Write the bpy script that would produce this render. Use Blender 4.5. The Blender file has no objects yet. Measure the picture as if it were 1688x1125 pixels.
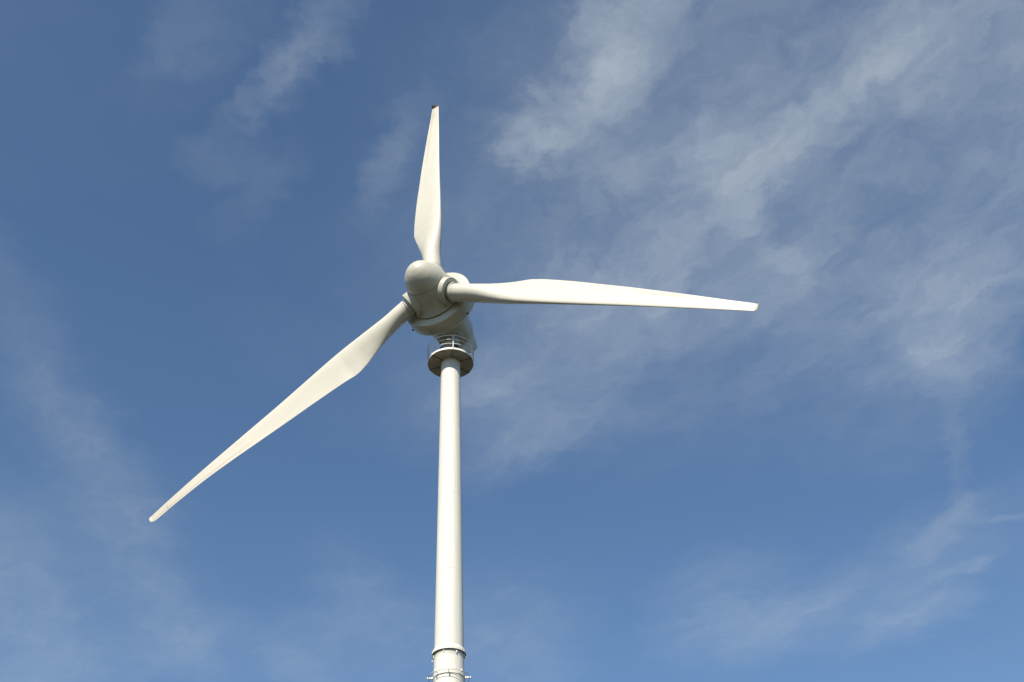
import bpy, bmesh, math, random
from mathutils import Vector, Matrix

random.seed(7)
scn = bpy.context.scene
COL = scn.collection
R = math.radians

# ------------------------------------------------------------------ camera
cam_data = bpy.data.cameras.new('camera')
cam = bpy.data.objects.new('camera', cam_data)
COL.objects.link(cam)
cam_data.sensor_width = 36.0
cam_data.sensor_fit = 'HORIZONTAL'
cam_data.lens = 1902.5 / 1688.0 * 36.0
cam_data.clip_end = 20000.0
right = Vector((0.9985794, -0.04311901, -0.03130396))
up = Vector((-0.00544741, -0.66702712, 0.74501352))
fwd = Vector((0.05300483, 0.74378463, 0.66631442))
m = Matrix((right, up, -fwd)).transposed().to_4x4()
m.translation = Vector((0.0, -54.605, 1.6))
cam.matrix_world = m
scn.camera = cam

# ------------------------------------------------------------------ exposure
scn.view_settings.view_transform = 'Standard'
scn.view_settings.look = 'None'
scn.view_settings.gamma = 1.0
scn.view_settings.exposure = 0.42
scn.view_settings.use_curve_mapping = False

# ------------------------------------------------------------------ sun and sky
SUN_EL = 42.5
SUN_LEFT = 18.0          # degrees left of straight behind the camera
sun_dir = Vector((-math.sin(R(SUN_LEFT)) * math.cos(R(SUN_EL)),
                  -math.cos(R(SUN_LEFT)) * math.cos(R(SUN_EL)),
                  math.sin(R(SUN_EL))))           # towards the sun
sun_data = bpy.data.lights.new('sun', 'SUN')
sun_data.energy = 5.0
sun_data.angle = R(0.53)
sun_data.color = (1.0, 0.925, 0.79)
sun = bpy.data.objects.new('sun', sun_data)
COL.objects.link(sun)
sun.rotation_euler = sun_dir.to_track_quat('Z', 'Y').to_euler()
sun.location = (-30, -120, 130)

world = bpy.data.worlds.new('World')
scn.world = world
world.use_nodes = True
wt = world.node_tree
wt.nodes.clear()


def N(tree, kind, **kw):
    n = tree.nodes.new(kind)
    for k, v in kw.items():
        setattr(n, k, v)
    return n


def put(tree, sock, v):
    if hasattr(v, 'links') and hasattr(v, 'is_output'):
        tree.links.new(v, sock)
    else:
        sock.default_value = v


def MATH(tree, op, a, b=0.0, c=None, clamp=False):
    n = N(tree, 'ShaderNodeMath', operation=op, use_clamp=clamp)
    put(tree, n.inputs[0], a)
    put(tree, n.inputs[1], b)
    if c is not None:
        put(tree, n.inputs[2], c)
    return n.outputs[0]


# thin cirrus patches on a high level sheet; every entry is (X, Y, half length, half width, turn, density)
# with X = x/z and Y = y/z of the direction in the sky
CLOUDS = [
    (0.402, 0.833, 0.529, 0.428, 122, 0.54),
    (0.173, 0.655, 0.128, 0.058, 103, 0.38),
    (0.153, 0.699, 0.110, 0.058, 112, 0.26),
    (0.118, 0.774, 0.097, 0.058, 113, 0.22),
    (0.091, 0.816, 0.087, 0.030, -149, 0.30),
    (0.152, 0.824, 0.077, 0.027, -167, 0.20),
    (0.246, 0.811, 0.087, 0.039, 152, 0.34),
    (0.321, 0.830, 0.061, 0.041, 141, 0.30),
    (0.365, 0.809, 0.093, 0.037, 117, 0.40),
    (0.397, 0.769, 0.082, 0.036, 116, 0.34),
    (0.425, 0.701, 0.078, 0.037, 107, 0.22),
    (0.454, 0.656, 0.088, 0.047, 101, 0.38),
    (0.340, 0.889, 0.106, 0.032, -122, 0.26),
    (0.654, 1.145, 0.111, 0.079, 111, 0.34),
    (0.695, 1.108, 0.168, 0.083, 79, 0.34),
    (0.644, 0.985, 0.228, 0.120, 93, 0.22),
    (0.560, 0.668, 0.142, 0.096, 49, 0.26),
    (0.508, 1.110, 0.146, 0.068, 120, 0.22),
    (0.421, 0.977, 0.112, 0.042, 97, 0.16),
    (0.097, 1.212, 0.205, 0.151, 127, 0.24),
    (0.047, 1.202, 0.074, 0.034, 138, 0.28),
    (0.104, 1.358, 0.141, 0.059, 136, 0.20),
    (0.235, 0.990, 0.192, 0.128, 165, 0.22),
    (-0.123, 0.641, 0.087, 0.030, 132, 0.26),
    (-0.157, 0.687, 0.066, 0.027, 108, 0.26),
    (-0.199, 0.733, 0.072, 0.020, 140, 0.26),
    (-0.252, 0.675, 0.108, 0.047, 132, 0.13),
    (-0.066, 0.811, 0.100, 0.033, 107, 0.24),
    (-0.254, 0.814, 0.066, 0.034, 149, 0.13),
    (-0.219, 0.852, 0.094, 0.028, 126, 0.10),
    (-0.546, 1.190, 0.331, 0.080, -94, 0.13),
    (-0.500, 1.574, 0.556, 0.063, -94, 0.19),
    (-0.479, 1.804, 0.553, 0.107, -96, 0.14),
    (-0.770, 1.822, 0.422, 0.166, 108, 0.32),
    (-0.668, 2.054, 0.417, 0.120, 149, 0.22),
    (-0.265, 2.012, 0.197, 0.100, 96, 0.20),
    (-0.131, 1.897, 0.313, 0.095, -99, 0.22),
    (0.101, 1.971, 0.338, 0.180, 87, 0.20),
    (0.543, 1.908, 0.210, 0.142, 156, 0.20),
    (0.618, 1.841, 0.195, 0.097, 110, 0.19),
    (0.472, 1.764, 0.168, 0.121, 105, 0.20),
    (0.786, 1.737, 0.275, 0.128, 102, 0.24),
    (0.798, 1.591, 0.116, 0.041, 103, 0.20),
    (0.861, 1.687, 0.069, 0.030, 156, 0.36),
    (0.893, 1.557, 0.058, 0.019, 173, 0.26),
    (0.838, 1.833, 0.130, 0.094, 114, 0.24),
    (0.758, 1.380, 0.242, 0.023, -108, 0.16),
    (0.661, 1.292, 0.171, 0.134, 132, 0.12),
]


W = wt
sky = N(W, 'ShaderNodeTexSky', sky_type='NISHITA')
sky.sun_disc = False
sky.sun_elevation = R(SUN_EL)
sky.sun_rotation = R(180.0 + SUN_LEFT)
sky.altitude = 0.0
sky.air_density = 1.0
sky.dust_density = 0.15
sky.ozone_density = 1.8

tc = N(W, 'ShaderNodeTexCoord')
sep = N(W, 'ShaderNodeSeparateXYZ')
W.links.new(tc.outputs['Generated'], sep.inputs[0])
zz = MATH(W, 'MAXIMUM', sep.outputs[2], 0.06)
px = MATH(W, 'DIVIDE', sep.outputs[0], zz)
py = MATH(W, 'DIVIDE', sep.outputs[1], zz)
comb = N(W, 'ShaderNodeCombineXYZ')
W.links.new(px, comb.inputs[0])
W.links.new(py, comb.inputs[1])
P = comb.outputs[0]


def noise(vec, scale, detail, rough=0.55, dist=0.0, rot=0.0, sc=(1, 1, 1), loc=(0, 0, 0), color=False):
    mp = N(W, 'ShaderNodeMapping', vector_type='TEXTURE')
    mp.inputs['Location'].default_value = loc
    mp.inputs['Rotation'].default_value = (0, 0, R(rot))
    mp.inputs['Scale'].default_value = sc
    W.links.new(vec, mp.inputs[0])
    n = N(W, 'ShaderNodeTexNoise', noise_dimensions='3D')
    n.inputs['Scale'].default_value = scale
    n.inputs['Detail'].default_value = detail
    n.inputs['Roughness'].default_value = rough
    n.inputs['Distortion'].default_value = dist
    W.links.new(mp.outputs[0], n.inputs['Vector'])
    return n.outputs['Color'] if color else n.outputs['Fac']


# the sheet is stirred before the patches are laid, so their edges curl and fray
wn = noise(P, 5.5, 6, 0.6, color=True, loc=(3.1, 1.7, 0))
vs = N(W, 'ShaderNodeVectorMath', operation='SUBTRACT')
W.links.new(wn, vs.inputs[0])
vs.inputs[1].default_value = (0.5, 0.5, 0.5)
vm = N(W, 'ShaderNodeVectorMath', operation='MULTIPLY')
W.links.new(vs.outputs[0], vm.inputs[0])
vm.inputs[1].default_value = (0.11, 0.15, 0.0)
va = N(W, 'ShaderNodeVectorMath', operation='ADD')
W.links.new(P, va.inputs[0])
W.links.new(vm.outputs[0], va.inputs[1])
wn2 = noise(P, 17.0, 8, 0.62, color=True, loc=(9.1, 4.7, 0))
vs2 = N(W, 'ShaderNodeVectorMath', operation='SUBTRACT')
W.links.new(wn2, vs2.inputs[0])
vs2.inputs[1].default_value = (0.5, 0.5, 0.5)
vm2 = N(W, 'ShaderNodeVectorMath', operation='MULTIPLY')
W.links.new(vs2.outputs[0], vm2.inputs[0])
vm2.inputs[1].default_value = (0.085, 0.11, 0.0)
va2 = N(W, 'ShaderNodeVectorMath', operation='ADD')
W.links.new(va.outputs[0], va2.inputs[0])
W.links.new(vm2.outputs[0], va2.inputs[1])
Pw = va2.outputs[0]

total = None
for (bx, by, bl, bw, ba, amp) in CLOUDS:
    mp = N(W, 'ShaderNodeMapping', vector_type='TEXTURE')
    mp.inputs['Location'].default_value = (bx, by, 0)
    mp.inputs['Rotation'].default_value = (0, 0, R(ba))
    mp.inputs['Scale'].default_value = (bl, bw, 1)
    W.links.new(Pw, mp.inputs[0])
    ln = N(W, 'ShaderNodeVectorMath', operation='LENGTH')
    W.links.new(mp.outputs[0], ln.inputs[0])
    mr = N(W, 'ShaderNodeMapRange', interpolation_type='SMOOTHSTEP')
    W.links.new(ln.outputs['Value'], mr.inputs['Value'])
    mr.inputs['From Min'].default_value = 1.35
    mr.inputs['From Max'].default_value = 0.0
    mr.inputs['To Min'].default_value = 0.0
    mr.inputs['To Max'].default_value = amp
    total = mr.outputs[0] if total is None else MATH(W, 'ADD', total, mr.outputs[0])

# wisps: long fibres in two directions, broken up by finer curls
fib_a = noise(Pw, 4.6, 12, 0.66, 0.0, rot=-58, sc=(2.1, 0.9, 1))
fib_b = noise(Pw, 4.2, 12, 0.64, 0.0, rot=66, sc=(2.6, 0.9, 1), loc=(4.0, 1.0, 0))
side = N(W, 'ShaderNodeMapRange', interpolation_type='SMOOTHSTEP')
W.links.new(MATH(W, 'SUBTRACT', py, MATH(W, 'MULTIPLY', px, 1.6)), side.inputs['Value'])
side.inputs['From Min'].default_value = 1.0
side.inputs['From Max'].default_value = 1.7
fmix = N(W, 'ShaderNodeMix', data_type='FLOAT')
W.links.new(side.outputs[0], fmix.inputs['Factor'])
W.links.new(fib_a, fmix.inputs[2])
W.links.new(fib_b, fmix.inputs[3])
fib = fmix.outputs[0]
curl = noise(Pw, 7.5, 12, 0.64, 0.0, rot=-50, sc=(1.25, 1.0, 1), loc=(7, 2, 0))
soft = noise(P, 1.6, 6, 0.55, 0.3, loc=(1.3, 5.2, 0))
f1 = MATH(W, 'MULTIPLY_ADD', MATH(W, 'SUBTRACT', fib, 0.5), 2.1, 0.88)
f2 = MATH(W, 'MULTIPLY_ADD', MATH(W, 'SUBTRACT', curl, 0.5), 2.3, 1.0)
grain = noise(Pw, 24.0, 8, 0.6, 0.0, rot=-58, sc=(1.8, 1.0, 1), loc=(2, 9, 0))
f3 = MATH(W, 'MULTIPLY_ADD', MATH(W, 'SUBTRACT', grain, 0.5), 1.3, 1.0)
brk = MATH(W, 'MAXIMUM', MATH(W, 'MULTIPLY', MATH(W, 'MULTIPLY', f1, f2), f3), 0.10)
dens = MATH(W, 'MULTIPLY', total, brk)
veil = MATH(W, 'MULTIPLY', MATH(W, 'MAXIMUM', MATH(W, 'SUBTRACT', soft, 0.50), 0.0), 0.35)
dens = MATH(W, 'ADD', dens, veil)
# soft ceiling
dens = MATH(W, 'SUBTRACT', 1.0, MATH(W, 'EXPONENT', MATH(W, 'MULTIPLY', dens, -0.58)))

tint = N(W, 'ShaderNodeMix', data_type='RGBA', blend_type='MULTIPLY')
tint.inputs['Factor'].default_value = 1.0
W.links.new(sky.outputs[0], tint.inputs[6])
tint.inputs[7].default_value = (0.93, 1.07, 1.15, 1.0)
mix = N(W, 'ShaderNodeMix', data_type='RGBA')
W.links.new(dens, mix.inputs['Factor'])
W.links.new(tint.outputs[2], mix.inputs[6])
mix.inputs[7].default_value = (5.2, 5.75, 6.15, 1.0)
bg = N(W, 'ShaderNodeBackground')
bg.inputs['Strength'].default_value = 0.086
W.links.new(mix.outputs[2], bg.inputs['Color'])
wo = N(W, 'ShaderNodeOutputWorld')
W.links.new(bg.outputs[0], wo.inputs['Surface'])


# ------------------------------------------------------------------ materials
def new_mat(name):
    mt = bpy.data.materials.new(name)
    mt.use_nodes = True
    t = mt.node_tree
    return mt, t, t.nodes['Principled BSDF']


def painted(name, base, dirty, rough=0.4, stretch=(1, 1, 1), scale=1.5, amount=0.5, bump=0.02, streak=None):
    """white coating with faint weathering; stains follow the object's own axes"""
    mt, t, p = new_mat(name)
    tcn = N(t, 'ShaderNodeTexCoord')
    mp = N(t, 'ShaderNodeMapping')
    mp.inputs['Scale'].default_value = stretch
    t.links.new(tcn.outputs['Object'], mp.inputs[0])
    n1 = N(t, 'ShaderNodeTexNoise')
    n1.inputs['Scale'].default_value = scale
    n1.inputs['Detail'].default_value = 8
    n1.inputs['Roughness'].default_value = 0.6
    t.links.new(mp.outputs[0], n1.inputs['Vector'])
    rp = N(t, 'ShaderNodeMapRange')
    rp.inputs['From Min'].default_value = 0.45
    rp.inputs['From Max'].default_value = 0.75
    rp.inputs['To Max'].default_value = amount
    t.links.new(n1.outputs['Fac'], rp.inputs['Value'])
    fac = rp.outputs[0]
    if streak:
        fac = MATH(t, 'ADD', fac, streak(t, tcn.outputs['Object'], n1.outputs['Fac']), clamp=True)
    mx = N(t, 'ShaderNodeMix', data_type='RGBA')
    t.links.new(fac, mx.inputs['Factor'])
    mx.inputs[6].default_value = (*base, 1)
    mx.inputs[7].default_value = (*dirty, 1)
    t.links.new(mx.outputs[2], p.inputs['Base Color'])
    n2 = N(t, 'ShaderNodeTexNoise')
    n2.inputs['Scale'].default_value = 6
    n2.inputs['Detail'].default_value = 6
    t.links.new(tcn.outputs['Object'], n2.inputs['Vector'])
    rr = N(t, 'ShaderNodeMapRange')
    rr.inputs['To Min'].default_value = rough - 0.08
    rr.inputs['To Max'].default_value = rough + 0.14
    t.links.new(n2.outputs['Fac'], rr.inputs['Value'])
    t.links.new(rr.outputs[0], p.inputs['Roughness'])
    bp = N(t, 'ShaderNodeBump')
    bp.inputs['Strength'].default_value = bump
    bp.inputs['Distance'].default_value = 0.05
    t.links.new(n2.outputs['Fac'], bp.inputs['Height'])
    t.links.new(bp.outputs[0], p.inputs['Normal'])
    p.inputs['Specular IOR Level'].default_value = 0.4
    return mt


def blade_streak(t, obj, nf):
    # brownish run-off line lying along the outer span, nearer the trailing edge (object Z = span, X = chord)
    s = N(t, 'ShaderNodeSeparateXYZ')
    t.links.new(obj, s.inputs[0])
    centre = MATH(t, 'MULTIPLY_ADD', s.outputs[2], 0.055, -1.36)
    d = MATH(t, 'ABSOLUTE', MATH(t, 'SUBTRACT', s.outputs[0], centre))
    band = MATH(t, 'MAXIMUM', MATH(t, 'MULTIPLY_ADD', d, -9.0, 1.0), 0.0)
    outer = N(t, 'ShaderNodeMapRange')
    outer.inputs['From Min'].default_value = 11
    outer.inputs['From Max'].default_value = 17
    t.links.new(s.outputs[2], outer.inputs['Value'])
    a = MATH(t, 'MULTIPLY', band, outer.outputs[0])
    a = MATH(t, 'MULTIPLY', MATH(t, 'MULTIPLY', a, nf), 0.95)
    # scuffed joint line across the trailing half close to the tip
    near = MATH(t, 'MAXIMUM', MATH(t, 'MULTIPLY_ADD', MATH(t, 'ABSOLUTE', MATH(t, 'SUBTRACT', s.outputs[2], 20.75)), -22.0, 1.0), 0.0)
    half = MATH(t, 'LESS_THAN', s.outputs[0], 0.05)
    joint = MATH(t, 'MULTIPLY', MATH(t, 'MULTIPLY', near, half), 0.8)
    # grime thickening toward the end of the span
    far = N(t, 'ShaderNodeMapRange')
    far.inputs['From Min'].default_value = 14
    far.inputs['From Max'].default_value = 22
    far.inputs['To Max'].default_value = 0.35
    t.links.new(s.outputs[2], far.inputs['Value'])
    return MATH(t, 'ADD', MATH(t, 'ADD', a, joint), MATH(t, 'MULTIPLY', far.outputs[0], nf))


M_BLADE = painted('blade_gelcoat', (0.565, 0.54, 0.465), (0.40, 0.33, 0.24), 0.38, (2.2, 2.2, 0.35), 1.6, 0.18, 0.02, blade_streak)
M_TOWER = painted('tower_paint', (0.655, 0.64, 0.58), (0.46, 0.43, 0.36), 0.60, (3.0, 3.0, 0.10), 2.4, 0.42, 0.02)
M_HUB = painted('hub_gelcoat', (0.50, 0.485, 0.41), (0.33, 0.29, 0.21), 0.40, (1, 1, 1), 1.4, 0.30, 0.02)
M_DECK = painted('galvanised_deck', (0.44, 0.42, 0.36), (0.26, 0.22, 0.16), 0.55, (1, 1, 1), 3.0, 0.7, 0.05)
M_RAIL = painted('rail_paint', (0.80, 0.79, 0.75), (0.55, 0.50, 0.42), 0.45, (1, 1, 1), 4.0, 0.3, 0.0)
M_STEEL = painted('grey_steel', (0.36, 0.36, 0.35), (0.20, 0.18, 0.15), 0.5, (1, 1, 1), 4.0, 0.6, 0.05)
M_DARK = painted('dark_fittings_and_shade', (0.035, 0.033, 0.03), (0.07, 0.05, 0.035), 0.6, (1, 1, 1), 6.0, 0.6, 0.05)
M_SHADE_RUST = painted('shaded_rusty_tip', (0.10, 0.06, 0.035), (0.05, 0.035, 0.025), 0.6, (1, 1, 1), 12.0, 0.8, 0.05)
M_TIP = painted('worn_tip', (0.47, 0.44, 0.37), (0.28, 0.21, 0.14), 0.5, (1, 1, 1), 9.0, 0.9, 0.05)
M_SEAM = painted('beam_primer', (0.12, 0.11, 0.09), (0.08, 0.06, 0.04), 0.6, (1, 1, 1), 6.0, 0.6, 0.0)
M_LINE = painted('seam_shadow_gap', (0.22, 0.21, 0.18), (0.14, 0.12, 0.10), 0.6, (1, 1, 1), 6.0, 0.6, 0.0)

mt, t, p = new_mat('meadow')
tcn = N(t, 'ShaderNodeTexCoord')
n1 = N(t, 'ShaderNodeTexNoise')
n1.inputs['Scale'].default_value = 0.02
n1.inputs['Detail'].default_value = 10
t.links.new(tcn.outputs['Object'], n1.inputs['Vector'])
cr = N(t, 'ShaderNodeValToRGB')
cr.color_ramp.elements[0].position = 0.35
cr.color_ramp.elements[0].color = (0.024, 0.022, 0.006, 1)
cr.color_ramp.elements[1].position = 0.65
cr.color_ramp.elements[1].color = (0.040, 0.030, 0.010, 1)
t.links.new(n1.outputs['Fac'], cr.inputs[0])
t.links.new(cr.outputs[0], p.inputs['Base Color'])
p.inputs['Roughness'].default_value = 0.95
M_GROUND = mt


# ------------------------------------------------------------------ mesh helpers
def link(name, bm, mat, parent=None, smooth=True, angle=35):
    bmesh.ops.recalc_face_normals(bm, faces=bm.faces)
    me = bpy.data.meshes.new(name)
    bm.to_mesh(me)
    bm.free()
    mats = mat if isinstance(mat, (list, tuple)) else [mat]
    for mm in mats:
        me.materials.append(mm)
    if smooth:
        me.polygons.foreach_set('use_smooth', [True] * len(me.polygons))
        try:
            me.set_sharp_from_angle(angle=R(angle))
        except Exception:
            pass
    o = bpy.data.objects.new(name, me)
    COL.objects.link(o)
    if parent is not None:
        o.parent = parent
    return o


def lathe(bm, prof, seg=96, close=False):
    """prof: list of (radius, z) about the Z axis"""
    rings = []
    for (r, z) in prof:
        if r < 1e-6:
            rings.append([bm.verts.new((0, 0, z))])
        else:
            rings.append([bm.verts.new((r * math.cos(2 * math.pi * i / seg), r * math.sin(2 * math.pi * i / seg), z)) for i in range(seg)])
    pairs = list(zip(rings[:-1], rings[1:]))
    if close:
        pairs.append((rings[-1], rings[0]))
    for a, b in pairs:
        for i in range(seg):
            j = (i + 1) % seg
            if len(a) == 1 and len(b) == 1:
                continue
            if len(a) == 1:
                bm.faces.new((a[0], b[i], b[j]))
            elif len(b) == 1:
                bm.faces.new((a[i], b[0], a[j]))
            else:
                bm.faces.new((a[i], a[j], b[j], b[i]))


def smooth_prof(pts, sub=6):
    """Catmull-Rom through the profile points"""
    out = []
    n = len(pts)
    for i in range(n - 1):
        p0 = pts[max(i - 1, 0)]
        p1 = pts[i]
        p2 = pts[i + 1]
        p3 = pts[min(i + 2, n - 1)]
        for k in range(sub):
            s = k / sub
            out.append(tuple(0.5 * ((2 * p1[j]) + (-p0[j] + p2[j]) * s + (2 * p0[j] - 5 * p1[j] + 4 * p2[j] - p3[j]) * s * s
                             + (-p0[j] + 3 * p1[j] - 3 * p2[j] + p3[j]) * s ** 3) for j in range(len(p1))))
    out.append(tuple(pts[-1]))
    return out


def box(bm, c, size, rot=None, bevel=0.0):
    r = bmesh.ops.create_cube(bm, size=1.0)
    vs_ = r['verts']
    mm = Matrix.Translation(Vector(c)) @ (rot.to_4x4() if rot is not None else Matrix.Identity(4)) @ Matrix.Diagonal((*size, 1))
    bmesh.ops.transform(bm, matrix=mm, verts=vs_)
    if bevel:
        es = list({e for v in vs_ for e in v.link_edges})
        bmesh.ops.bevel(bm, geom=es, offset=bevel, segments=2, affect='EDGES', profile=0.5)


def tube(bm, pts, r, seg=10, cyclic=False):
    pts = [Vector(p_) for p_ in pts]
    n = len(pts)
    rings = []
    nrm = None
    for i, c in enumerate(pts):
        if cyclic:
            d = (pts[(i + 1) % n] - pts[i - 1]).normalized()
        else:
            d = (pts[min(i + 1, n - 1)] - pts[max(i - 1, 0)]).normalized()
        if nrm is None:
            ref = Vector((0, 0, 1)) if abs(d.z) < 0.9 else Vector((1, 0, 0))
            nrm = (ref - d * ref.dot(d)).normalized()
        else:
            nrm = (nrm - d * nrm.dot(d)).normalized()
        b_ = d.cross(nrm)
        rings.append([bm.verts.new(c + (nrm * math.cos(2 * math.pi * k / seg) + b_ * math.sin(2 * math.pi * k / seg)) * r) for k in range(seg)])
    idx = range(n) if cyclic else range(n - 1)
    for i in idx:
        a, b_ = rings[i], rings[(i + 1) % n]
        for k in range(seg):
            j = (k + 1) % seg
            bm.faces.new((a[k], a[j], b_[j], b_[k]))
    if not cyclic:
        bm.faces.new(rings[0][::-1])
        bm.faces.new(rings[-1])


def circle(r, z, n=96, a0=0.0, a1=360.0, closed=True):
    k = n if closed else n + 1
    return [(r * math.cos(R(a0 + (a1 - a0) * i / n)), r * math.sin(R(a0 + (a1 - a0) * i / n)), z) for i in range(k)]


# ------------------------------------------------------------------ ground
bm = bmesh.new()
rings = []
bm_r = [0, 3, 10, 30, 80, 200, 500, 1500, 5000, 12000]
centre = bm.verts.new((0, 0, 0))
prev = None
for rr_ in bm_r[1:]:
    cur = [bm.verts.new((rr_ * math.cos(2 * math.pi * i / 64), rr_ * math.sin(2 * math.pi * i / 64), 0)) for i in range(64)]
    for i in range(64):
        j = (i + 1) % 64
        if prev is None:
            bm.faces.new((centre, cur[i], cur[j]))
        else:
            bm.faces.new((prev[i], cur[i], cur[j], prev[j]))
    prev = cur
g = link('ground', bm, M_GROUND, smooth=False)
g['kind'] = 'structure'

# ------------------------------------------------------------------ the turbine
turbine = bpy.data.objects.new('wind_turbine', None)
turbine.empty_display_size = 3
COL.objects.link(turbine)
turbine['label'] = 'tall white three-bladed wind turbine with egg-shaped hub and a railed platform under its nacelle'
turbine['category'] = 'wind turbine'

# ---- tower: lower shaft, upper shaft sitting over it with a flared skirt
JOINT = 28.95
DECK = 48.59


def rad(z):
    if z > JOINT:
        return 0.588 + (DECK - z) / (DECK - JOINT) * (0.757 - 0.588)
    return 0.764 + (JOINT - z) * 0.0145


bm = bmesh.new()
prof = [(rad(JOINT) + 0.008, JOINT + 0.055), (rad(JOINT) + 0.085, JOINT + 0.05), (rad(JOINT) + 0.09, JOINT + 0.0), (rad(JOINT) + 0.11, JOINT + 0.0), (rad(JOINT) + 0.11, JOINT + 0.02),
        (rad(JOINT) + 0.11, JOINT + 0.15), (rad(JOINT) + 0.10, JOINT + 0.17), (rad(JOINT + 0.5) + 0.014, JOINT + 0.30), (rad(JOINT + 0.5)+0.010, JOINT + 0.33), (rad(JOINT + 0.5), JOINT + 0.335)]
z = JOINT + 0.6
while z < DECK + 0.05:
    prof.append((rad(z), z))
    z += 1.0
prof.append((rad(DECK + 0.0), DECK + 0.06))
lathe(bm, prof, 128)
upper = link('tower_shaft', bm, M_TOWER, turbine)
upper['label'] = 'upper tower shaft with a flared skirt at its foot'

bm = bmesh.new()
prof = [(rad(-0.0) + 0.25, 0.0), (rad(0) + 0.25, 0.06), (rad(0) + 0.02, 0.06), (rad(0), 0.12)]
z = 1.0
while z < JOINT - 0.5:
    prof.append((rad(z), z))
    z += 1.0
prof += [(rad(JOINT), JOINT - 0.3), (rad(JOINT), JOINT - 0.22), (rad(JOINT) + 0.008, JOINT - 0.2), (rad(JOINT) + 0.008, JOINT + 0.05)]
lathe(bm, prof, 128)
lower = link('tower_shaft', bm, M_TOWER, turbine)
lower['label'] = 'lower tower shaft below the skirt'

# weld beads on the shafts
for zw in (33.7, 38.6, 43.5):
    bm = bmesh.new()
    r_ = rad(zw)
    lathe(bm, [(r_ - 0.01, zw - 0.03), (r_ + 0.004, zw - 0.012), (r_ + 0.004, zw + 0.012), (r_ - 0.01, zw + 0.03)], 96)
    link('weld_seam', bm, M_TOWER, upper)

bm = bmesh.new()
lathe(bm, [(rad(JOINT) + 0.012, JOINT + 0.03), (rad(JOINT) + 0.086, JOINT + 0.03), (rad(JOINT) + 0.086, JOINT - 0.004), (rad(JOINT) + 0.012, JOINT - 0.004)], 128, close=True)
link('joint_shade_ring', bm, M_DARK, upper)  # added dark ring that paints in the shade under the skirt lip
# brackets and lightning clips hanging under the skirt
def az(deg):
    """unit vector at deg to the right of the direction facing the photographer"""
    return Vector((math.sin(R(deg)), -math.cos(R(deg)), 0))


for deg, h_, w_ in ((-76, 0.16, 0.03), (-20, 0.09, 0.025), (28, 0.12, 0.05), (70, 0.12, 0.03), (118, 0.3, 0.05), (176, 0.3, 0.05), (-125, 0.3, 0.05)):
    bm = bmesh.new()
    d = az(deg)
    rot = Matrix.Rotation(math.atan2(d.y, d.x), 3, 'Z')
    c = d * (rad(JOINT) + 0.055)
    box(bm, (c.x, c.y, JOINT - 0.07 - h_ / 2), (0.04, w_, h_), rot, 0.008)
    c = d * (rad(JOINT) + 0.045)
    box(bm, (c.x, c.y, JOINT - 0.09), (0.05, w_ * 1.8, 0.04), rot, 0.008)
    link('skirt_bracket', bm, M_RAIL, turbine)
for deg, dz in ((-88, -0.30), (78, -0.16)):
    bm = bmesh.new()
    d = az(deg)
    a_ = d * (rad(JOINT) + 0.01)
    b_ = d * (rad(JOINT) + 0.10)
    tube(bm, [(a_.x, a_.y, JOINT + dz), (b_.x, b_.y, JOINT + dz - 0.01)], 0.022, 8)
    box(bm, (b_.x, b_.y, JOINT + dz - 0.01), (0.04, 0.04, 0.05), None, 0.01)
    link('cable_clip', bm, M_RAIL, turbine)

# rope ring with its stand-off arms
ZR = 27.74
ring = None
for k, (rr_, dz) in enumerate(((0.985, 0.07), (1.045, -0.03))):
    bm = bmesh.new()
    tube(bm, circle(rr_, ZR + dz, 120), 0.012, 8, cyclic=True)
    if ring is None:
        ring = link('guard_ring', bm, M_RAIL, turbine)
    else:
        link('guard_ring', bm, M_STEEL, turbine)
bm = bmesh.new()
r_ = rad(ZR)
lathe(bm, [(r_ - 0.01, ZR - 0.08), (r_ + 0.03, ZR - 0.075), (r_ + 0.03, ZR + 0.055), (r_ - 0.01, ZR + 0.06)], 96)
link('clamp_band', bm, M_TOWER, turbine)
for deg in (-42, -2, 38, 130, 180, 230):
    bm = bmesh.new()
    d = az(deg)
    a_ = d * (r_ + 0.0)
    b_ = d * 1.055
    tube(bm, [(a_.x, a_.y, ZR), (b_.x, b_.y, ZR + 0.02)], 0.018, 8)
    box(bm, (b_.x * 0.96, b_.y * 0.96, ZR + 0.02), (0.06, 0.06, 0.16), Matrix.Rotation(math.atan2(d.y, d.x), 3, 'Z'), 0.008)
    link('stand_off_arm', bm, M_RAIL, turbine)
for deg in (-91, 87):
    bm = bmesh.new()
    d = az(deg)
    rot = Matrix.Rotation(math.atan2(d.y, d.x), 3, 'Z')
    for q_ in (0.84, 0.95, 1.06):
        c = d * q_
        box(bm, (c.x, c.y, ZR), (0.085, 0.07, 0.09), rot, 0.012)
    a_, b_ = d * 0.78, d * 1.1
    tube(bm, [(a_.x, a_.y, ZR), (b_.x, b_.y, ZR)], 0.02, 8)
    link('junction_box', bm, M_RAIL, turbine)

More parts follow.
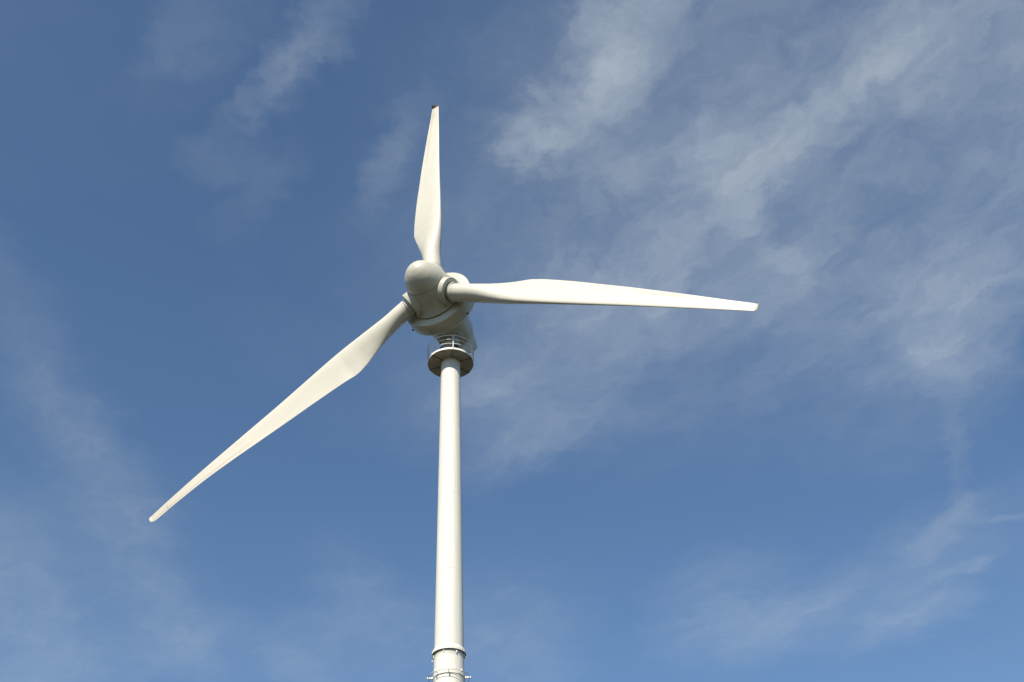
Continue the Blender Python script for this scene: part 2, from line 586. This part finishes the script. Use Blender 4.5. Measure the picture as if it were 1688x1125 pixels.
# ---- platform
PR = 1.428
OFF = 6.0
bm = bmesh.new()
lathe(bm, [(rad(DECK) + 0.01, DECK + 0.0), (PR - 0.02, DECK + 0.0), (PR - 0.02, DECK + 0.05), (rad(DECK) + 0.01, DECK + 0.05)], 120)
deck = link('platform_deck', bm, M_DECK, turbine)
bm = bmesh.new()
lathe(bm, [(PR - 0.019, DECK - 0.03), (PR, DECK - 0.03), (PR, DECK + 0.10), (PR - 0.019, DECK + 0.10)], 120, close=True)
link('deck_rim', bm, M_RAIL, deck)
for k in range(6):
    d = az(OFF + 60 * k)
    rot = Matrix.Rotation(math.atan2(d.y, d.x), 3, 'Z')
    bm = bmesh.new()
    mid = d * ((rad(DECK) + PR) / 2)
    ln_ = PR - rad(DECK) - 0.03
    box(bm, (mid.x, mid.y, DECK - 0.022), (ln_, 0.022, 0.04), rot)
    c = d * (PR - 0.06)
    box(bm, (c.x, c.y, DECK - 0.05), (0.07, 0.07, 0.06), rot, 0.01)
    link('deck_beam', bm, M_SEAM, deck)
    # post
    bm = bmesh.new()
    for sgn in (-1, 1):
        off = Vector((-d.y, d.x, 0)) * 0.019 * sgn
        c = d * (PR + 0.014)
        box(bm, (c.x + off.x, c.y + off.y, DECK + 0.53), (0.028, 0.026, 1.16), rot, 0.004)
    link('rail_post', bm, M_RAIL, deck)
for zr_ in (1.10, 0.76, 0.42):
    bm = bmesh.new()
    tube(bm, circle(PR + 0.012, DECK + zr_, 120), 0.024 if zr_ > 1 else 0.019, 8, cyclic=True)
    link('guard_rail', bm, M_RAIL, deck)

# ---- rotor axis frame: local Z points to the nose, X to the right, Y up
PSI, TAU, PHI = -0.472238818, 0.0744523295, -0.0436514813
n_ = Vector((math.sin(PSI) * math.cos(TAU), -math.cos(PSI) * math.cos(TAU), math.sin(TAU)))
hub = Vector((0, 0, 52.3232109)) + n_ * 2.79544578
ax = Vector((math.cos(PSI), math.sin(PSI), 0))
ay = n_.cross(ax)
if ay.z < 0:
    ay = -ay
AX = Matrix((ax, ay, n_)).transposed().to_4x4()
AX.translation = hub


def place(o):
    o.matrix_local = AX
    return o


# yaw neck between deck and nacelle
bm = bmesh.new()
NR = 0.60
lathe(bm, [(NR - 0.01, DECK + 0.05), (NR - 0.01, DECK + 0.66), (NR + 0.03, DECK + 0.68), (NR + 0.03, DECK + 0.76), (NR - 0.03, DECK + 0.78), (NR - 0.03, DECK + 2.2)], 96)
neck = link('yaw_bearing', bm, M_STEEL, turbine)
for dg, zz_, s in ((20, 1.0, (0.16, 0.14, 0.2)), (38, 0.92, (0.12, 0.12, 0.26)), (-60, 0.95, (0.16, 0.14, 0.22)), (110, 1.0, (0.16, 0.14, 0.2)), (-130, 1.0, (0.16, 0.14, 0.2))):
    d = az(dg) * (NR + 0.07)
    bm = bmesh.new()
    box(bm, (d.x, d.y, DECK + zz_), s, Matrix.Rotation(math.atan2(d.y, d.x), 3, 'Z'), 0.02)
    link('yaw_drive', bm, M_DARK, neck)

# nacelle: superellipse sections (t along axis, centre height, half width, half height)
secs = [(-1.55, 0.0, 1.95, 1.95), (-1.9, -0.05, 1.70, 1.76), (-2.4, -0.20, 1.42, 1.52), (-3.0, -0.34, 1.24, 1.36), (-3.7, -0.40, 1.14, 1.30),
        (-4.3, -0.26, 0.90, 1.10), (-4.95, -0.02, 0.68, 0.82), (-5.45, 0.13, 0.54, 0.62), (-5.75, 0.20, 0.47, 0.52)]
secs = smooth_prof(secs, 6)
bm = bmesh.new()
prev = None
SEG = 72
for (t_, cy_, w_, h_) in secs:
    cur = []
    for i in range(SEG):
        a_ = 2 * math.pi * i / SEG
        c_, s_ = math.cos(a_), math.sin(a_)
        e_ = 2 / 2.25
        x_ = w_ * math.copysign(abs(c_) ** e_, c_) * (1 - 0.13 * s_)
        y_ = h_ * math.copysign(abs(s_) ** e_, s_)
        cur.append(bm.verts.new((x_, cy_ + y_, t_)))
    if prev:
        for i in range(SEG):
            j = (i + 1) % SEG
            bm.faces.new((prev[i], prev[j], cur[j], cur[i]))
    else:
        bm.faces.new(cur)
    prev = cur
inner = []
t_, cy_, w_, h_ = secs[-1]
for i in range(SEG):
    a_ = 2 * math.pi * i / SEG
    inner.append(bm.verts.new((0.82 * w_ * math.cos(a_), cy_ + 0.82 * h_ * math.sin(a_), t_ - 0.06)))
for i in range(SEG):
    j = (i + 1) % SEG
    bm.faces.new((prev[i], prev[j], inner[j], inner[i]))
bm.faces.new(inner)
nac = place(link('nacelle', bm, M_HUB, turbine))

# flange where the nacelle meets the neck
bm = bmesh.new()
lathe(bm, [(0.50, 50.60), (0.80, 50.60), (0.83, 50.62), (0.83, 50.72), (0.80, 50.80), (0.76, 51.2)], 96)
link('yaw_flange', bm, M_HUB, turbine)

# generator ring behind the hub
bm = bmesh.new()
RG = 2.32
prof = [(1.2, -0.60), (1.80, -0.72), (2.25, -0.775), (RG - 0.02, -0.80), (RG, -0.84), (RG, -1.62), (RG - 0.03, -1.72), (RG - 0.12, -1.82), (1.95, -1.95), (1.6, -2.02), (1.2, -2.05)]
lathe(bm, prof, 160)
gen = place(link('generator_ring', bm, M_HUB, turbine, angle=50))
for ang_ in range(0, 360, 60):
    bm = bmesh.new()
    d = Vector((math.cos(R(ang_ + 15)), math.sin(R(ang_ + 15)), 0))
    rot = Matrix.Rotation(R(ang_ + 15), 3, 'Z')
    c = d * (RG + 0.001)
    box(bm, (c.x, c.y, -1.28), (0.006, 0.012, 0.66), rot)
    link('panel_joint', bm, M_LINE, gen)
for ang_ in (-38, -148, 40, 142):
    bm = bmesh.new()
    d = Vector((math.cos(R(ang_)), math.sin(R(ang_)), 0))
    rot = Matrix.Rotation(R(ang_), 3, 'Z')
    c = d * (RG + 0.05)
    box(bm, (c.x, c.y, -1.55), (0.13, 0.035, 0.09), rot, 0.01)
    box(bm, (c.x, c.y, -1.55), (0.05, 0.12, 0.05), rot, 0.01)
    link('lifting_lug', bm, M_DARK, gen)

# spinner: nose cap and rear shell, a narrow groove between them
nose = [(0.0, 2.32), (0.30, 2.26), (0.51, 2.15), (0.72, 1.98), (0.955, 1.69), (1.115, 1.37), (1.205, 1.1), (1.248, 0.92)]
bm = bmesh.new()
lathe(bm, smooth_prof(nose, 8) + [(1.24, 0.905), (1.18, 0.90)], 128)
nosecap = place(link('nose_cap', bm, M_HUB, turbine, angle=50))
shell = [(1.254, 0.885), (1.33, 0.6), (1.415, 0.3), (1.50, 0.0), (1.60, -0.25), (1.71, -0.46), (1.81, -0.60)]
bm = bmesh.new()
lathe(bm, [(1.18, 0.88), (1.248, 0.882)] + smooth_prof(shell, 8) + [(1.80, -0.64), (1.70, -0.66)], 128)
spin = place(link('spinner', bm, M_HUB, turbine, angle=50))

# ---- blades: (span, LE x, LE z, TE x, TE z), x along the rotor plane, z toward the nose
CUR = [(1.85, 0.66, 0.05, -0.50, -0.07), (2.6, 0.67, 0.06, -0.58, -0.13), (3.5, 0.71, 0.10, -0.82, -0.24), (4.2, 0.72, 0.125, -0.98, -0.28), (5.0, 0.73, 0.13, -1.16, -0.32),
       (5.8, 0.73, 0.13, -1.34, -0.37), (6.5, 0.725, 0.125, -1.50, -0.375), (6.8, 0.722, 0.122, -1.545, -0.368), (7.1, 0.72, 0.12, -1.54, -0.35), (8.0, 0.70, 0.10, -1.48, -0.26),
       (10, 0.63, 0.04, -1.33, -0.18), (12, 0.55, -0.01, -1.15, -0.15), (14, 0.49, -0.04, -0.96, -0.11), (16, 0.44, -0.08, -0.75, -0.09),
       (18, 0.39, -0.13, -0.56, -0.11), (20, 0.32, -0.205, -0.41, -0.21), (21.5, 0.255, -0.28, -0.335, -0.31), (21.86, 0.24, -0.30, -0.29, -0.335)]
THK = [(1.85, 1.0), (2.6, 0.97), (3.5, 0.78), (4.2, 0.62), (5.0, 0.48), (5.8, 0.38), (7.0, 0.29), (8.0, 0.26), (10, 0.22), (14, 0.18), (18, 0.155), (22, 0.13)]
BLD = [(1.85, 0.0), (2.6, 0.05), (3.5, 0.30), (4.2, 0.55), (5.0, 0.78), (6.0, 0.95), (7.0, 1.0), (22, 1.0)]


def lerp(tab, s):
    if s <= tab[0][0]:
        return tab[0][1:]
    for a_, b_ in zip(tab[:-1], tab[1:]):
        if s <= b_[0]:
            f = (s - a_[0]) / (b_[0] - a_[0])
            return tuple(a_[i] + (b_[i] - a_[i]) * f for i in range(1, len(a_)))
    return tab[-1][1:]


CS = smooth_prof(CUR, 5)


def airfoil(n=28):
    """pairs (x 0..1 from LE, y normalised to half thickness, side); goes LE > front side > TE > rear side"""
    pts = []
    for i in range(2 * n):
        a_ = math.pi * i / n
        x_ = 0.5 * (1 - math.cos(a_))
        yt = 5 * (0.2969 * math.sqrt(x_) - 0.1260 * x_ - 0.3516 * x_ ** 2 + 0.2843 * x_ ** 3 - 0.1015 * x_ ** 4)
        yt = yt / 0.5          # 1 at the thickest point
        side = 1 if i <= n else -1
        pts.append((x_, yt, side, a_))
    return pts


AF = airfoil()


def section(s, le, te, thk, bl):
    le = Vector(le)
    te = Vector(te)
    ch = te - le
    L = ch.length
    u = ch / L
    v = Vector((-u.y, u.x))
    if v.y < 0:
        v = -v
    out = []
    mid = (le + te) / 2
    for (x_, yt, side, a_) in AF:
        camber = -0.035 * bl * 4 * x_ * (1 - x_) * L      # front side a little hollow, rear side fuller
        h_ = thk * L * 0.5 * yt
        k = 0.85 if side > 0 else 1.15
        pa = le + u * (x_ * L) + v * (camber + side * h_ * k)
        rc = 0.57
        pc = mid + u * (-math.cos(a_) * rc) + v * (math.sin(a_) * rc)
        pt = pc.lerp(pa, bl if side > 0 else bl ** 1.35)
        if side < 0 and 0 < bl < 1 and x_ > 0.97:
            f_ = (x_ - 0.97) / 0.03
            pt = pt.lerp(pc.lerp(pa, bl), f_)
        if side < 0 and 0 < bl < 1 and x_ < 0.03:
            pt = pt.lerp(pc.lerp(pa, bl), 1 - x_ / 0.03)
        out.append(Vector((pt.x, pt.y, s)))
    return out


def blade_mesh():
    bm_ = bmesh.new()
    prev_ = None
    for (s, lx, lz, tx, tz) in CS:
        thk, = lerp(THK, s)
        bl, = lerp(BLD, s)
        sec = section(s, (lx, lz), (tx, tz), thk, bl)
        cur_ = [bm_.verts.new((p_.x, -p_.y, p_.z)) for p_ in sec]
        if prev_:
            for i in range(len(cur_)):
                j = (i + 1) % len(cur_)
                bm_.faces.new((prev_[i], prev_[j], cur_[j], cur_[i]))
        else:
            bm_.faces.new(cur_)
        prev_ = cur_
    bm_.faces.new(prev_)
    return bm_


def tip_mesh():
    """short end plate swept toward the wind side and toward the trailing edge"""
    bm_ = bmesh.new()
    rows = [(21.87, 0.24, -0.30, -0.29, -0.335, 0.13), (21.93, 0.22, -0.287, -0.30, -0.29, 0.14), (21.99, 0.19, -0.27, -0.31, -0.22, 0.14), (22.04, 0.15, -0.25, -0.318, -0.14, 0.10)]
    prev_ = None
    for (s, lx, lz, tx, tz, thk) in rows:
        sec = section(s, (lx, lz), (tx, tz), thk, 1.0)
        cur_ = [bm_.verts.new((p_.x, -p_.y, p_.z)) for p_ in sec]
        if prev_:
            for i in range(len(cur_)):
                j = (i + 1) % len(cur_)
                bm_.faces.new((prev_[i], prev_[j], cur_[j], cur_[i]))
        else:
            bm_.faces.new(cur_)
        prev_ = cur_
    bm_.faces.new(prev_)
    return bm_


def make_blade():
    b_ = link('blade', blade_mesh(), M_BLADE, turbine, angle=60)
    link('blade_tip', tip_mesh(), M_TIP, b_, angle=60)
    bm_ = bmesh.new()
    lathe(bm_, [(0.45, 1.25), (0.505, 1.25), (0.505, 1.80), (0.56, 1.81), (0.595, 1.82), (0.595, 1.88), (0.57, 1.90)], 72)
    link('root_sleeve', bm_, M_HUB, b_)
    bm_ = bmesh.new()
    lathe(bm_, [(0.572, 2.03), (0.58, 2.035), (0.58, 2.06), (0.572, 2.065)], 72, close=True)
    for v_ in bm_.verts:
        v_.co.x += 0.075
        v_.co.y += 0.015
    link('root_band', bm_, M_HUB, b_)
    return b_


def blade_frame(k):
    a_ = PHI + k * 2 * math.pi / 3
    d = ax * math.sin(a_) + ay * math.cos(a_)
    w = ax * math.cos(a_) - ay * math.sin(a_)
    mm = Matrix((w, -n_, d)).transposed().to_4x4()
    mm.translation = hub
    return mm


first = make_blade()
for k in range(3):
    if k == 0:
        b_ = first
    else:
        b_ = first.copy()
        COL.objects.link(b_)
        b_.parent = turbine
        for ch in first.children:
            c_ = ch.copy()
            COL.objects.link(c_)
            c_.parent = b_
    b_.matrix_local = blade_frame(k)

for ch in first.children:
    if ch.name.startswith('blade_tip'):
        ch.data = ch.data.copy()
        ch.data.materials[0] = M_SHADE_RUST  # shade of this tip's down-facing side put into the colour, along with rust
        ch['label'] = 'dark brown blade tip, shade and rust in its colour'

# collars where the blades leave the spinner
for k in range(3):
    bm = bmesh.new()
    lathe(bm, [(0.87, 0.80), (0.87, 1.605), (0.865, 1.62), (0.85, 1.63), (0.62, 1.63), (0.61, 1.62), (0.61, 1.45), (0.5, 1.44)], 96)
    c_ = link('blade_collar', bm, M_HUB, turbine)
    c_.parent = spin
    c_.matrix_local = AX.inverted() @ blade_frame(k)

bpy.context.view_layer.update()
